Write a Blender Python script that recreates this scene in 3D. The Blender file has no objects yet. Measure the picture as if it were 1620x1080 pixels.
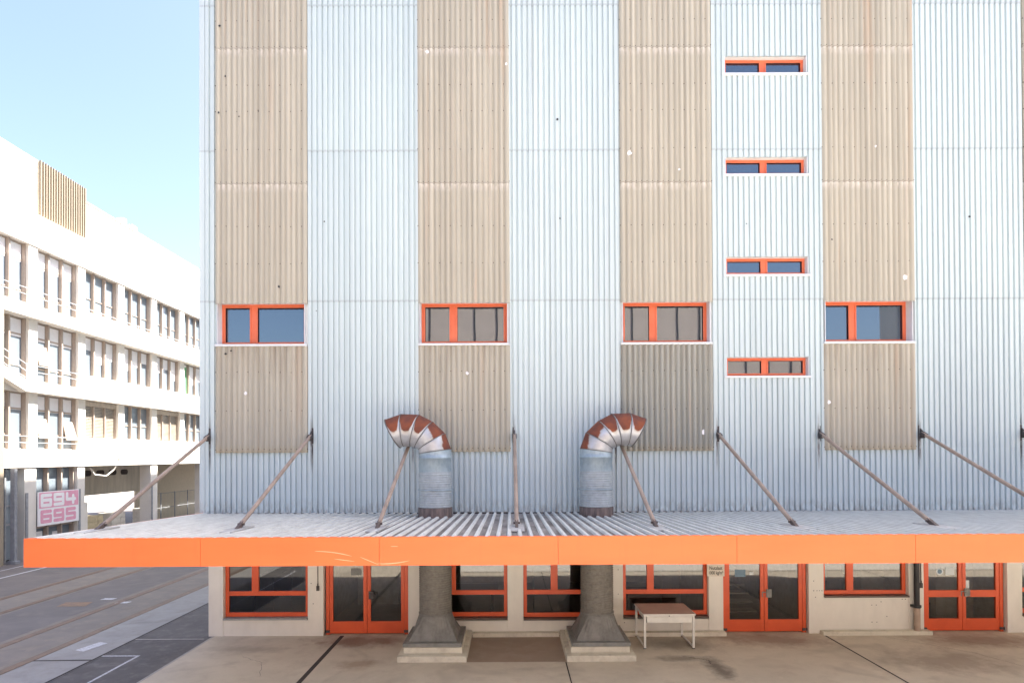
import bpy, bmesh, math, random
from mathutils import Vector, Matrix
random.seed(7)
PI = math.pi
SC = bpy.context.scene
COL = SC.collection

# ------------------------------------------------------------------ helpers
def tag(o, label=None, cat=None, group=None, kind=None):
    if label: o['label'] = label
    if cat: o['category'] = cat
    if group: o['group'] = group
    if kind: o['kind'] = kind
    return o

def empty(name, loc, label, cat, group=None, rz=0.0):
    o = bpy.data.objects.new(name, None)
    COL.objects.link(o)
    o.location = loc; o.rotation_euler = (0, 0, rz); o.empty_display_size = .2
    return tag(o, label, cat, group)

class MB:
    """collects geometry, then links it as one mesh object"""
    def __init__(s): s.v = []; s.f = []; s.m = []; s.sm = []; s.uv = {}
    def add(s, vs, fs, mi=0, smooth=False):
        b = len(s.v); s.v += [tuple(v) for v in vs]
        for f in fs: s.f.append(tuple(b + i for i in f)); s.m.append(mi); s.sm.append(smooth)
        return s
    def box(s, x0, x1, y0, y1, z0, z1, mi=0):
        if x0 > x1: x0, x1 = x1, x0
        if y0 > y1: y0, y1 = y1, y0
        if z0 > z1: z0, z1 = z1, z0
        v = [(x0,y0,z0),(x1,y0,z0),(x1,y1,z0),(x0,y1,z0),(x0,y0,z1),(x1,y0,z1),(x1,y1,z1),(x0,y1,z1)]
        return s.add(v, [(0,3,2,1),(4,5,6,7),(0,1,5,4),(1,2,6,5),(2,3,7,6),(3,0,4,7)], mi)
    def quad(s, a, b, c, d, mi=0): return s.add([a,b,c,d], [(0,1,2,3)], mi)
    def tube(s, p0, p1, r0, r1=None, n=14, mi=0, cap=True, smooth=True):
        r1 = r0 if r1 is None else r1
        p0 = Vector(p0); p1 = Vector(p1); d = (p1-p0).normalized()
        a = d.orthogonal().normalized(); b = d.cross(a)
        vs = []
        for p, r in ((p0,r0),(p1,r1)):
            for i in range(n):
                t = 2*PI*i/n; vs.append(p + a*math.cos(t)*r + b*math.sin(t)*r)
        s.add(vs, [(i,(i+1)%n,n+(i+1)%n,n+i) for i in range(n)], mi, smooth)
        if cap:
            s.add(vs[:n], [tuple(reversed(range(n)))], mi); s.add(vs[n:], [tuple(range(n))], mi)
        return s
    def bar(s, p0, p1, w, h, mi=0):
        p0 = Vector(p0); p1 = Vector(p1); d = (p1-p0).normalized()
        up = Vector((0,0,1)) if abs(d.z) < .95 else Vector((1,0,0))
        a = d.cross(up).normalized()*w/2; b = a.cross(d).normalized()*h/2
        vs = [p0-a-b,p0+a-b,p0+a+b,p0-a+b,p1-a-b,p1+a-b,p1+a+b,p1-a+b]
        return s.add(vs, [(3,2,1,0),(4,5,6,7),(0,1,5,4),(1,2,6,5),(2,3,7,6),(3,0,4,7)], mi)
    def lathe(s, prof, cx, cy, n=40, mi=0, smooth=True):
        vs = []
        for r, z in prof:
            for i in range(n):
                t = 2*PI*i/n; vs.append((cx+r*math.cos(t), cy+r*math.sin(t), z))
        fs = [(k*n+i, k*n+(i+1)%n, (k+1)*n+(i+1)%n, (k+1)*n+i) for k in range(len(prof)-1) for i in range(n)]
        return s.add(vs, fs, mi, smooth)
    def disc(s, c, r, axis='y', n=10, mi=0, jit=0.0):
        vs = []
        for i in range(n):
            t = 2*PI*i/n; rr = r*(1+random.uniform(-jit,jit)); u, w = rr*math.cos(t), rr*math.sin(t)
            vs.append((c[0]+u, c[1], c[2]+w) if axis == 'y' else (c[0]+u, c[1]+w, c[2]) if axis == 'z' else (c[0], c[1]+u, c[2]+w))
        return s.add(vs, [tuple(range(n))], mi)
    def build(s, name, mats, parent=None, loc=(0,0,0), bevel=0, label=None):
        me = bpy.data.meshes.new(name)
        me.from_pydata(s.v, [], s.f)
        if not isinstance(mats, (list, tuple)): mats = [mats]
        for m in mats: me.materials.append(m)
        me.polygons.foreach_set('material_index', s.m)
        me.polygons.foreach_set('use_smooth', s.sm)
        me.update()
        o = bpy.data.objects.new(name, me); COL.objects.link(o)
        o.location = loc
        if parent: o.parent = parent
        if bevel:
            bv = o.modifiers.new('bevel', 'BEVEL'); bv.width = bevel; bv.segments = 2; bv.limit_method = 'ANGLE'
        if label: o['label'] = label
        return o

def copy_tree(o, parent=None, loc=None):
    c = o.copy(); COL.objects.link(c); c.parent = parent
    if loc is not None: c.location = loc
    for ch in list(o.children): copy_tree(ch, c)
    return c

def struct(o, label=None, cat=None):
    o['kind'] = 'structure'
    if label: o['label'] = label
    if cat: o['category'] = cat
    return o

P = 2.0/15.0
# ------------------------------------------------------------------ materials
class NT:
    def __init__(s, name):
        s.m = bpy.data.materials.new(name); s.m.use_nodes = True
        s.t = s.m.node_tree; s.n = s.t.nodes; s.l = s.t.links
        s.b = s.n['Principled BSDF']; s.out = s.n['Material Output']
        s.tc = s.n.new('ShaderNodeTexCoord')
    def link(s, a, b): s.l.new(a, b)
    def map(s, scale):
        mp = s.n.new('ShaderNodeMapping'); mp.inputs['Scale'].default_value = scale
        s.link(s.tc.outputs['Object'], mp.inputs['Vector']); return mp.outputs[0]
    def noise(s, scale, vec=(1,1,1), detail=5, rough=.6, dist=0):
        n = s.n.new('ShaderNodeTexNoise'); n.inputs['Scale'].default_value = scale
        n.inputs['Detail'].default_value = detail; n.inputs['Roughness'].default_value = rough
        n.inputs['Distortion'].default_value = dist
        s.link(s.map(vec), n.inputs['Vector']); return n.outputs['Fac']
    def ramp(s, fac, a, b, ca=0.0, cb=1.0):
        r = s.n.new('ShaderNodeMapRange'); r.inputs[1].default_value = a; r.inputs[2].default_value = b
        r.inputs[3].default_value = ca; r.inputs[4].default_value = cb
        s.link(fac, r.inputs[0]); return r.outputs[0]
    def mix(s, fac, a, b):
        m = s.n.new('ShaderNodeMix'); m.data_type = 'RGBA'
        for sock, v in ((m.inputs[0], fac), (m.inputs[6], a), (m.inputs[7], b)):
            if isinstance(v, (int, float)): sock.default_value = v
            elif isinstance(v, tuple): sock.default_value = (*v, 1) if len(v) == 3 else v
            else: s.link(v, sock)
        return m.outputs[2]
    def math(s, op, a, b=None):
        m = s.n.new('ShaderNodeMath'); m.operation = op
        for sock, v in ((m.inputs[0], a), (m.inputs[1], b)):
            if v is None: continue
            if isinstance(v, (int, float)): sock.default_value = v
            else: s.link(v, sock)
        return m.outputs[0]
    def cell(s, coord, width, zc=None, zw=3.7):
        v = s.math('FLOOR', s.math('DIVIDE', coord, width))
        if zc is not None: v = s.math('ADD', v, s.math('MULTIPLY', s.math('FLOOR', s.math('DIVIDE', s.math('SUBTRACT', zc, 8.27), zw)), 37.3))
        n = s.n.new('ShaderNodeTexWhiteNoise'); n.noise_dimensions = '1D'; s.link(v, n.inputs['W']); return n.outputs['Value']
    def xyz(s):
        x = s.n.new('ShaderNodeSeparateXYZ'); s.link(s.tc.outputs['Object'], x.inputs[0]); return x.outputs
    def color(s, c):
        if isinstance(c, tuple): s.b.inputs['Base Color'].default_value = (*c, 1)
        else: s.link(c, s.b.inputs['Base Color'])
    def bump(s, h, strength=.3, dist=.01):
        b = s.n.new('ShaderNodeBump'); b.inputs['Strength'].default_value = strength; b.inputs['Distance'].default_value = dist
        s.link(h, b.inputs['Height']); s.link(b.outputs[0], s.b.inputs['Normal'])
    def fin(s, rough=.6, metal=0.0, spec=None, ior=None):
        if isinstance(rough, (int, float)): s.b.inputs['Roughness'].default_value = rough
        else: s.link(rough, s.b.inputs['Roughness'])
        s.b.inputs['Metallic'].default_value = metal
        if spec is not None: s.b.inputs['Specular IOR Level'].default_value = spec
        if ior: s.b.inputs['IOR'].default_value = ior
        return s.m

def simple(name, c, rough=.6, metal=0.0, var=.12, scale=6, vec=(1,1,1), c2=None, spec=None, bump=0):
    t = NT(name); n = t.noise(scale, vec)
    c2 = c2 or tuple(x*(1-2.2*var) for x in c)
    t.color(t.mix(t.ramp(n, .35, .7), c, c2))
    if bump: t.bump(n, bump, .01)
    return t.fin(rough, metal, spec)

M = {}
# white steel cladding
def cladding_white():
    t = NT('white_steel')
    a = t.noise(1.0, (9, 9, .12), 4)
    c = t.mix(t.ramp(a, .35, .7), (.615,.708,.712), (.53,.622,.63))
    big = t.noise(.35, (1, 1, .5), 3)
    c = t.mix(t.ramp(big, .45, .75, 0, .45), c, (.50,.575,.59))
    x, y, z = t.xyz()
    c = t.mix(t.math('MULTIPLY', t.cell(x, P*7, z), .30), c, (.47,.545,.57))
    c = t.mix(t.math('MULTIPLY', t.cell(x, P), .16), c, (.45,.50,.51))
    for zs in (8.27, 11.99, 15.6):
        m_ = t.ramp(t.math('ABSOLUTE', t.math('SUBTRACT', z, zs-.02)), .010, .035, .40, 0)
        c = t.mix(m_, c, (.30,.34,.36))
    dr = t.noise(1.0, (5.5,5.5,.10), 4, .6)
    c = t.mix(t.ramp(dr, .58, .74, 0, .38), c, (.44,.45,.43))
    # black run marks above and below each tie-rod bracket
    fr = t.math('FRACT', t.math('DIVIDE', t.math('ADD', x, 2.5+.145+1.25), 2.5))
    dx = t.math('ABSOLUTE', t.math('SUBTRACT', fr, .5))
    mx = t.ramp(dx, .006, .016, 1, 0)
    dz = t.math('ABSOLUTE', t.math('SUBTRACT', z, 4.72))
    mz = t.ramp(dz, .15, .75, .95, 0)
    nz = t.ramp(t.noise(3, (8,8,2)), .3, .55, .35, 1)
    c = t.mix(t.math('MULTIPLY', t.math('MULTIPLY', mx, mz), nz), c, (.10,.09,.09))
    # grime splashed on the lowest centimetres above the canopy
    g = t.math('MULTIPLY', t.ramp(z, 3.0, 3.42, 1, 0), t.ramp(t.noise(5, (3,3,1)), .42, .66, 0, .75))
    c = t.mix(g, c, (.24,.22,.20))
    t.color(c)
    return t.fin(.42, 0, .45)
M['white'] = cladding_white()
def cladding_beige(name, c1, c2, c3, speck=False):
    t = NT(name)
    a = t.noise(1.0, (7.5, 7.5, .10), 5, .7)
    c = t.mix(t.ramp(a, .42, .58), c1, c2)
    b = t.noise(1.0, (13, 13, .22), 3, .6)
    c = t.mix(t.ramp(b, .56, .78, 0, .75), c, c3)
    big = t.noise(.9, (1,1,.6), 4)
    c = t.mix(t.ramp(big, .42, .72, 0, .35), c, tuple(v*.72 for v in c1))
    if speck:
        s_ = t.noise(38, (1,1,1), 4, .7)
        c = t.mix(t.ramp(s_, .5, .68, 0, .5), c, (.25,.23,.17))
    x, y, z = t.xyz()
    c = t.mix(t.math('MULTIPLY', t.cell(t.math('ADD', x, .0), 2.26/17*.5), .42), c, tuple(v*.78 for v in c2))
    c = t.mix(t.math('MULTIPLY', t.cell(x, 5.0, t.math('ADD', z, .5), 3.35), .35), c, tuple(v*.85 for v in c1))
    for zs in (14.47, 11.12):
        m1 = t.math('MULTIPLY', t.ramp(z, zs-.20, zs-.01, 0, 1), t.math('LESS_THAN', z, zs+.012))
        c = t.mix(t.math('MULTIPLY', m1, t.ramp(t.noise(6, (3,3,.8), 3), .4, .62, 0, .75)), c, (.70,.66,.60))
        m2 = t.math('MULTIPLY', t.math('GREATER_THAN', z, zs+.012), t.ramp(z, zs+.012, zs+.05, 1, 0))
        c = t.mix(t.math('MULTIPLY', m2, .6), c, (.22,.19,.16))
    m3 = t.math('MULTIPLY', t.ramp(z, 6.2, 7.12, 0, 1), t.math('LESS_THAN', z, 7.2))
    c = t.mix(t.math('MULTIPLY', m3, t.ramp(t.noise(1.0, (8,8,.5), 4, .6), .45, .65, 0, .6)), c, (.27,.22,.165))
    m4 = t.math('MULTIPLY', t.ramp(z, 4.52, 4.72, 1, 0), t.math('GREATER_THAN', z, 4.4))
    c = t.mix(t.math('MULTIPLY', m4, .5), c, (.40,.33,.20))
    rs = t.noise(1.0, (3.1, 3.1, .16), 3, .5)
    c = t.mix(t.ramp(rs, .60, .74, 0, .55), c, (.47,.31,.20))
    t.color(c)
    f = t.noise(60, (1,1,1), 3)
    t.bump(f, .25, .004)
    return t.fin(.75, 0, .3)
M['beige'] = cladding_beige('beige_fibre_cement', (.535,.503,.412), (.425,.395,.322), (.565,.465,.37))
M['lichen'] = cladding_beige('weathered_fibre_cement', (.42,.42,.37), (.30,.30,.26), (.46,.44,.37), True)
M['trim'] = simple('white_trim', (.74,.76,.77), .45, var=.06, scale=3)
M['orange_frame'] = simple('orange_red_frame', (.72,.105,.03), .38, var=.06, scale=2, c2=(.62,.085,.024))
M['upper_frame'] = simple('faded_orange_frame', (.74,.17,.075), .4, var=.06, scale=2, c2=(.66,.135,.055))
def fascia():
    t = NT('orange_fascia')
    a = t.noise(1.2, (.6,1,2.5), 4)
    c = t.mix(t.ramp(a, .35, .7), (.75,.132,.032), (.71,.118,.027))
    s1 = t.noise(1.0, (14, 14, .6), 4)
    c = t.mix(t.ramp(s1, .55, .8, 0, .35), c, (.64,.105,.028))
    wv_ = t.noise(.8, (1,1,1.5), 2); t.bump(wv_, .35, .03)
    t.color(c)
    return t.fin(.42, 0, .4)
M['fascia'] = fascia()
M['scratch'] = simple('scratched_paint', (.84,.36,.20), .6)
def glass_dark():
    t = NT('reflective_window_glass')
    t.b.inputs['Base Color'].default_value = (.012,.02,.035,1)
    t.b.inputs['Specular Tint'].default_value = (.80,.93,1,1)
    wv = t.noise(.9, (1,1,1), 1)
    t.bump(wv, .05, .02)
    return t.fin(.015, 0, .5, 2.6)
M['glass_up'] = glass_dark()
def glass_clear():
    t = NT('clear_window_glass'); n = t.n; l = t.l
    n.remove(t.b)
    tr = n.new('ShaderNodeBsdfTransparent'); tr.inputs[0].default_value = (.58,.60,.58,1)
    gl = n.new('ShaderNodeBsdfGlossy'); gl.inputs['Roughness'].default_value = .02
    fr = n.new('ShaderNodeFresnel'); fr.inputs[0].default_value = 2.1
    mx = n.new('ShaderNodeMixShader')
    l.new(fr.outputs[0], mx.inputs[0]); l.new(tr.outputs[0], mx.inputs[1]); l.new(gl.outputs[0], mx.inputs[2])
    l.new(mx.outputs[0], t.out.inputs[0])
    return t.m
M['glass'] = glass_clear()
def glass_left():
    t = NT('pale_office_glass')
    t.b.inputs['Base Color'].default_value = (.20,.24,.28,1)
    return t.fin(.04, 0, .5, 1.8)
M['glass_left'] = glass_left()
M['render_wall'] = simple('painted_concrete_wall', (.78,.74,.66), .8, var=.05, scale=2.2, vec=(1,1,.5), bump=.15)
M['sill_dark'] = simple('dark_sill', (.12,.085,.07), .5)
M['sill_grey'] = simple('grey_sill', (.34,.34,.33), .6)
def concrete(name, c1, c2, c3, sc=.5, stains=()):
    t = NT(name)
    a = t.noise(sc, (1,1.4,1), 6, .65, .4)
    c = t.mix(t.ramp(a, .32, .68), c1, c2)
    b = t.noise(sc*3.3, (1,1,1), 6, .7)
    c = t.mix(t.ramp(b, .5, .74, 0, .6), c, c3)
    st = t.noise(sc*.7, (1,1,1), 3, .5, 1.5)
    c = t.mix(t.ramp(st, .60, .70, 0, .35), c, tuple(v*.6 for v in c3))
    if stains:
        x, y, z = t.xyz(); wob = t.math('MULTIPLY', t.math('SUBTRACT', t.noise(2.2, (1,1,1), 5, .7), .5), 1.9)
        for sx, sy, rx, ry, sc_, am in stains:
            a_ = t.math('DIVIDE', t.math('SUBTRACT', x, sx), rx); b_ = t.math('DIVIDE', t.math('SUBTRACT', y, sy), ry)
            d_ = t.math('SQRT', t.math('ADD', t.math('MULTIPLY', a_, a_), t.math('MULTIPLY', b_, b_)))
            c = t.mix(t.ramp(t.math('ADD', d_, wob), .35, 1.15, am, 0), c, sc_)
    g = t.noise(90, (1,1,1), 3)
    c = t.mix(t.ramp(g, .4, .7, 0, .25), c, tuple(v*.75 for v in c2))
    t.color(c); t.bump(g, .35, .004)
    return t.fin(.85, 0, .3)
M['apron'] = concrete('apron_concrete', (.68,.60,.48), (.57,.50,.395), (.46,.385,.30), .6,
    ((3.7,-.45,1.3,.5,(.20,.10,.07),.75),(13.5,-.5,1.5,.55,(.24,.14,.10),.6),(18.3,-.6,1.6,.6,(.24,.14,.10),.6),(11.2,-.8,.9,.5,(.16,.12,.09),.55),(11.55,-2.35,.28,.7,(.12,.10,.085),.8),
     (4.0,-2.0,.5,.35,(.30,.20,.13),.6),(16.6,-2.0,1.5,.8,(.25,.19,.15),.6),(10.9,-1.75,.6,.2,(.14,.11,.09),.6),(1.2,-1.0,1.0,.3,(.34,.28,.22),.6)))
M['apron_patch'] = concrete('recess_concrete', (.38,.29,.22), (.31,.235,.18), (.42,.34,.27), .9)
M['asphalt'] = concrete('old_asphalt', (.215,.192,.178), (.165,.148,.14), (.27,.235,.205), .5)
M['asphalt_dark'] = concrete('dark_asphalt', (.105,.097,.094), (.16,.148,.14), (.29,.265,.24), 1.0)
M['strip'] = concrete('pale_concrete', (.39,.37,.345), (.31,.295,.275), (.24,.22,.20), .9)
M['track_bed'] = concrete('track_concrete', (.27,.235,.20), (.21,.185,.165), (.35,.285,.215), .9)
M['plinth'] = concrete('plinth_concrete', (.76,.71,.58), (.64,.59,.48), (.44,.38,.29), 1.5)
M['plate'] = simple('grey_base_plate', (.25,.25,.23), .6, var=.15, scale=5)
M['joint'] = simple('dark_joint', (.06,.05,.045), .9)
M['joint_pale'] = simple('pale_edge', (.5,.46,.42), .9)
M['paint'] = simple('road_paint', (.68,.68,.70), .7, scale=25, c2=(.35,.34,.34))
M['rust_rail'] = simple('rusty_rail', (.20,.12,.08), .6, scale=4, c2=(.12,.08,.06))
M['rust_flake'] = simple('rust_patch', (.32,.20,.12), .9, scale=6, c2=(.2,.15,.12))
M['pole'] = simple('weathered_tube', (.44,.33,.25), .6, var=.16, scale=2.5)
M['iron'] = simple('dark_iron', (.07,.06,.058), .6)
M['black'] = simple('black_plastic', (.02,.02,.022), .5)
M['lead'] = simple('lead_patch', (.52,.50,.46), .6, scale=9)
def roof_pan():
    t = NT('dirty_roof_pan')
    a = t.noise(1.4, (2.5,.6,1), 6, .7)
    c = t.mix(t.ramp(a, .36, .62), (.11,.092,.078), (.33,.30,.27))
    t.color(c); return t.fin(.6, 0, .4)
M['pan'] = roof_pan()
M['rib'] = simple('roof_rib_paint', (.76,.76,.69), .45, scale=2.5, vec=(3,.8,1), c2=(.60,.59,.53))
def galv(name, c1, c2, rough=.42, metal=.75, sc=7):
    t = NT(name)
    a = t.noise(sc, (1,1,1), 5, .65, .3)
    c = t.mix(t.ramp(a, .3, .7), c1, c2)
    s_ = t.noise(3, (2.5,2.5,.5), 4)
    c = t.mix(t.ramp(s_, .55, .75, 0, .5), c, tuple(v*.6 for v in c2))
    t.color(c)
    return t.fin(t.ramp(a, .3, .7, rough, rough+.15), metal)
M['galv'] = galv('galvanised_sheet', (.46,.55,.58), (.33,.41,.45), .5, .5)
M['galv_rib'] = galv('ribbed_galvanised_sheet', (.50,.55,.56), (.38,.42,.43), .5, .4)
M['hose'] = galv('grey_spiral_duct', (.20,.185,.16), (.135,.125,.11), .6, .2, 14)
M['funnel'] = galv('dull_zinc_sheet', (.22,.215,.20), (.14,.135,.125), .55, .3, 5)
def sleeve():
    t = NT('tarred_sleeve')
    a = t.noise(3, (5,5,.8), 5, .6)
    c = t.mix(t.ramp(a, .4, .65), (.085,.065,.06), (.20,.145,.12)); t.color(c)
    return t.fin(.6, .1)
M['sleeve'] = sleeve()
def rusty():
    t = NT('rusting_elbow_sheet')
    at = t.n.new('ShaderNodeAttribute'); at.attribute_name = 'rust'
    n1 = t.noise(9, (1,1,1), 5, .7)
    edge = t.math('ADD', at.outputs['Fac'], t.math('MULTIPLY', t.math('SUBTRACT', n1, .5), .35))
    mask = t.ramp(edge, .46, .54)
    n2 = t.noise(4, (1,1,1), 5)
    clean = t.mix(t.ramp(n2, .3, .7), (.60,.62,.64), (.42,.42,.42))
    halo = t.ramp(edge, .30, .48)
    clean = t.mix(t.math('MULTIPLY', halo, .55), clean, (.42,.33,.22))
    rust = t.mix(t.ramp(n2, .3, .65), (.27,.075,.03), (.13,.045,.032))
    t.color(t.mix(mask, clean, rust))
    t.link(t.ramp(mask, 0, 1, .42, .85), t.b.inputs['Roughness'])
    t.link(t.ramp(mask, 0, 1, .5, .05), t.b.inputs['Metallic'])
    return t.m
M['rusty'] = rusty()
M['table_white'] = simple('table_white_paint', (.72,.70,.64), .4, var=.05)
M['table_top'] = simple('brown_table_top', (.52,.35,.29), .45, var=.06, scale=3)
M['paper'] = simple('paper', (.62,.66,.66), .6, var=.03)
M['paper_blue'] = simple('blue_notice', (.16,.25,.32), .5, var=.1)
M['sign_face'] = simple('cream_sign', (.66,.60,.50), .6, var=.05)
M['ink'] = simple('black_letters', (.03,.03,.03), .6)
M['pink'] = simple('pink_paint', (.80,.38,.50), .6, var=.05)
M['sign_white'] = simple('white_paint_sign', (.88,.86,.87), .6, var=.02)
M['lwhite'] = simple('white_rendered_concrete', (.75,.71,.65), .8, var=.05, scale=1.5)
M['lbeige'] = simple('beige_soffit', (.55,.44,.33), .85, var=.08, scale=2)
M['lfin'] = simple('brown_window_fin', (.42,.345,.29), .7, var=.06)
M['lrail'] = simple('pale_rail', (.62,.64,.68), .5)
M['slat'] = simple('wooden_slat', (.28,.24,.185), .7, var=.04, scale=1)
M['louvre_back'] = simple('louvre_backing', (.58,.50,.38), .8, var=.04)
M['blind'] = simple('beige_blind', (.52,.45,.37), .7)
M['lgrey'] = simple('grey_steel_column', (.30,.31,.33), .6)
M['backwall'] = simple('beige_hall_wall', (.60,.54,.45), .85, scale=1.2, vec=(1,3,.4))
M['dark_slot'] = simple('dark_opening', (.05,.035,.03), .8)
M['pebble'] = simple('exposed_aggregate', (.42,.36,.27), .95, scale=60, c2=(.22,.18,.14), bump=.8)
M['green_pane'] = simple('green_curtain', (.16,.42,.22), .6)
M['pallet_wood'] = simple('pallet_wood', (.52,.42,.25), .8, scale=8)
M['carton'] = simple('white_carton', (.66,.62,.55), .8, var=.08)
M['carton_tan'] = simple('tan_carton', (.56,.47,.30), .8, var=.1)
M['leaf'] = simple('leaf_green', (.06,.10,.035), .6, scale=12)
M['room_wall'] = simple('room_plaster', (.46,.44,.38), .9)
M['room_floor'] = simple('room_floor', (.22,.20,.18), .5)
M['furniture'] = simple('dark_furniture', (.05,.04,.038), .6)
M['opp'] = simple('opposite_panels', (.60,.46,.38), .8, var=.05, scale=.6)
M['opp_white'] = simple('opposite_white', (.68,.66,.62), .8, var=.04, scale=.5)
M['bright_slab'] = simple('bounce_slab_white', (.80,.74,.64), .85, var=.05, scale=.6)  # high albedo for the ground slab added to bounce light
M['brick'] = simple('sky_blocker_brick', (.16,.10,.075), .9, var=.1, scale=2)  # dark surface of the added block that cuts sky light
M['yellow'] = simple('yellow_paint', (.70,.55,.05), .5)
M['tarpaulin'] = simple('grey_van_paint', (.60,.60,.58), .4)

# ------------------------------------------------------------------ world, sun, camera
w = bpy.data.worlds.new('World'); SC.world = w; w.use_nodes = True
nt = w.node_tree
sky = nt.nodes.new('ShaderNodeTexSky'); sky.sky_type = 'NISHITA'; sky.sun_disc = False
AZ = math.radians(23)                       # sun direction measured from +X towards +Y
sdir = Vector((math.cos(AZ), math.sin(AZ), 1.39*math.cos(AZ))).normalized()
EL = math.asin(sdir.z)
sky.sun_elevation = EL
sky.sun_rotation = math.radians(90) - AZ    # clockwise from +Y
sky.air_density = 1.0; sky.dust_density = 2.6; sky.ozone_density = 1.2
bg = nt.nodes['Background']; bg.inputs[1].default_value = .105
tint = nt.nodes.new('ShaderNodeMix'); tint.data_type = 'RGBA'; tint.blend_type = 'MULTIPLY'; tint.inputs[0].default_value = 1
tint.inputs[7].default_value = (1.0, .945, .965, 1)
nt.links.new(sky.outputs[0], tint.inputs[6]); nt.links.new(tint.outputs[2], bg.inputs[0])
sl = bpy.data.lights.new('sun', 'SUN'); sl.energy = 5.0; sl.angle = math.radians(.5); sl.color = (1, .94, .84)
so = bpy.data.objects.new('sun', sl); COL.objects.link(so)
so.rotation_euler = sdir.to_track_quat('Z', 'Y').to_euler()

cam = bpy.data.cameras.new('camera'); co = bpy.data.objects.new('camera', cam); COL.objects.link(co)
SC.camera = co
cam.sensor_width = 36; cam.lens = 20.8; cam.clip_end = 3000
cam.shift_x = .00138; cam.shift_y = .1066
a_, b_, c_ = -0.0077777, -0.0009097, -0.0046834
RX = Matrix(((1,0,0),(0,math.cos(a_),-math.sin(a_)),(0,math.sin(a_),math.cos(a_))))
RY = Matrix(((math.cos(b_),0,math.sin(b_)),(0,1,0),(-math.sin(b_),0,math.cos(b_))))
RZ = Matrix(((math.cos(c_),-math.sin(c_),0),(math.sin(c_),math.cos(c_),0),(0,0,1)))
RR = RZ @ RX @ RY
def wv(r): return Vector((r[0], r[2], -r[1]))
rt, dn, fw = wv(RR[0]), wv(RR[1]), wv(RR[2])
mw = Matrix.Identity(4)
for i in range(3):
    mw[i][0] = rt[i]; mw[i][1] = -dn[i]; mw[i][2] = -fw[i]
mw[0][3], mw[1][3], mw[2][3] = 7.248, -14.624, 4.426
co.matrix_world = mw
SC.view_settings.view_transform = 'Standard'; SC.view_settings.look = 'None'
SC.view_settings.exposure = 2.12; SC.view_settings.gamma = 1

# ------------------------------------------------------------------ ground
def sheet(name, x0, x1, y0, y1, z, m, nm='structure', thick=None):
    b = MB()
    b.box(x0, x1, y0, y1, z-(thick or .0), z) if thick else b.quad((x0,y0,z),(x1,y0,z),(x1,y1,z),(x0,y1,z))
    o = b.build(name, m); o['kind'] = 'structure'; return o
sheet('ground', -900, 900, -900, 900, 0, M['asphalt'])
sheet('loading_apron', -.05, 60, -30, .30, .008, M['apron'])
sheet('pavement', -3.16, -1.86, -30, 60, .004, M['strip'])
sheet('side_lane', -1.86, -.05, -30, 60, .004, M['asphalt_dark'])
sheet('track_bed', -5.0, -3.30, -30, 60, .004, M['track_bed'])
# joints in the apron, the rails and the paint lines
b = MB()
for x, wd in ((3.1, .05), (14.9, .022), (8.42, .012), (20.6, .02)):
    b.quad((x-wd,-30,.012),(x+wd,-30,.012),(x+wd,-.02 if x != 8.42 else -1.95,.012),(x-wd,-.02 if x != 8.42 else -1.95,.012))
b.quad((-.05,-7.6,.0125),(60,-7.6,.0125),(60,-7.57,.0125),(-.05,-7.57,.0125))
b.quad((-3.16,-1.72,.008),(-1.86,-1.70,.008),(-1.86,-1.63,.008),(-3.16,-1.66,.008))
b.quad((-1.92,-30,.0085),(-1.86,-30,.0085),(-1.86,60,.0085),(-1.92,60,.0085))
struct(b.build('joint', M['joint']))
b = MB(); b.quad((-.09,-30,.0125),(-.05,-30,.0125),(-.05,-.02,.0125),(-.09,-.02,.0125))
b.quad((-1.86,-.25,.012),(-.2,-.25,.012),(-.2,-.2,.012),(-1.86,-.2,.012))
struct(b.build('apron_edge', M['joint_pale']))
b = MB()
for x in (-3.23, -4.665, -7.25, -8.685):
    b.box(x-.065, x+.065, -30, 60, -.02, .012)
    b.box(x-.16, x-.10, -30, 60, -.02, .006)
struct(b.build('rail', M['rust_rail']))
b = MB()
b.quad((-8.9,-30,.003),(-7.05,-30,.003),(-7.05,60,.003),(-8.9,60,.003))
struct(b.build('track_bed', M['track_bed']))
b = MB()
b.quad((-11.56,-30,.005),(-11.44,-30,.005),(-11.44,40,.005),(-11.56,40,.005))
b.quad((-12.75,-30,.005),(-12.67,-30,.005),(-12.67,40,.005),(-12.75,40,.005))
b.quad((-1.08,-8,.009),(-1.02,-8,.009),(-1.02,-1.38,.009),(-1.08,-1.38,.009))
b.quad((-1.86,-1.44,.0095),(-1.08,-1.44,.0095),(-1.08,-1.38,.0095),(-1.86,-1.38,.0095))
for x, y in ((-5.3,3.9),(-4.55,3.45)):
    b.quad((x-.22,y-.1,.009),(x+.16,y-.1,.009),(x+.2,y+.1,.009),(x-.18,y+.1,.009))
b.quad((-2.75,-1.0,.009),(-2.5,-1.1,.009),(-2.35,-.5,.009),(-2.6,-.4,.009))
struct(b.build('road_marking', M['paint']))
b = MB(); b.quad((-6.25,3.0,.006),(-5.4,3.0,.006),(-5.55,3.55,.006),(-6.35,3.5,.006))
struct(b.build('rust_stain', M['rust_flake']))

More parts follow.
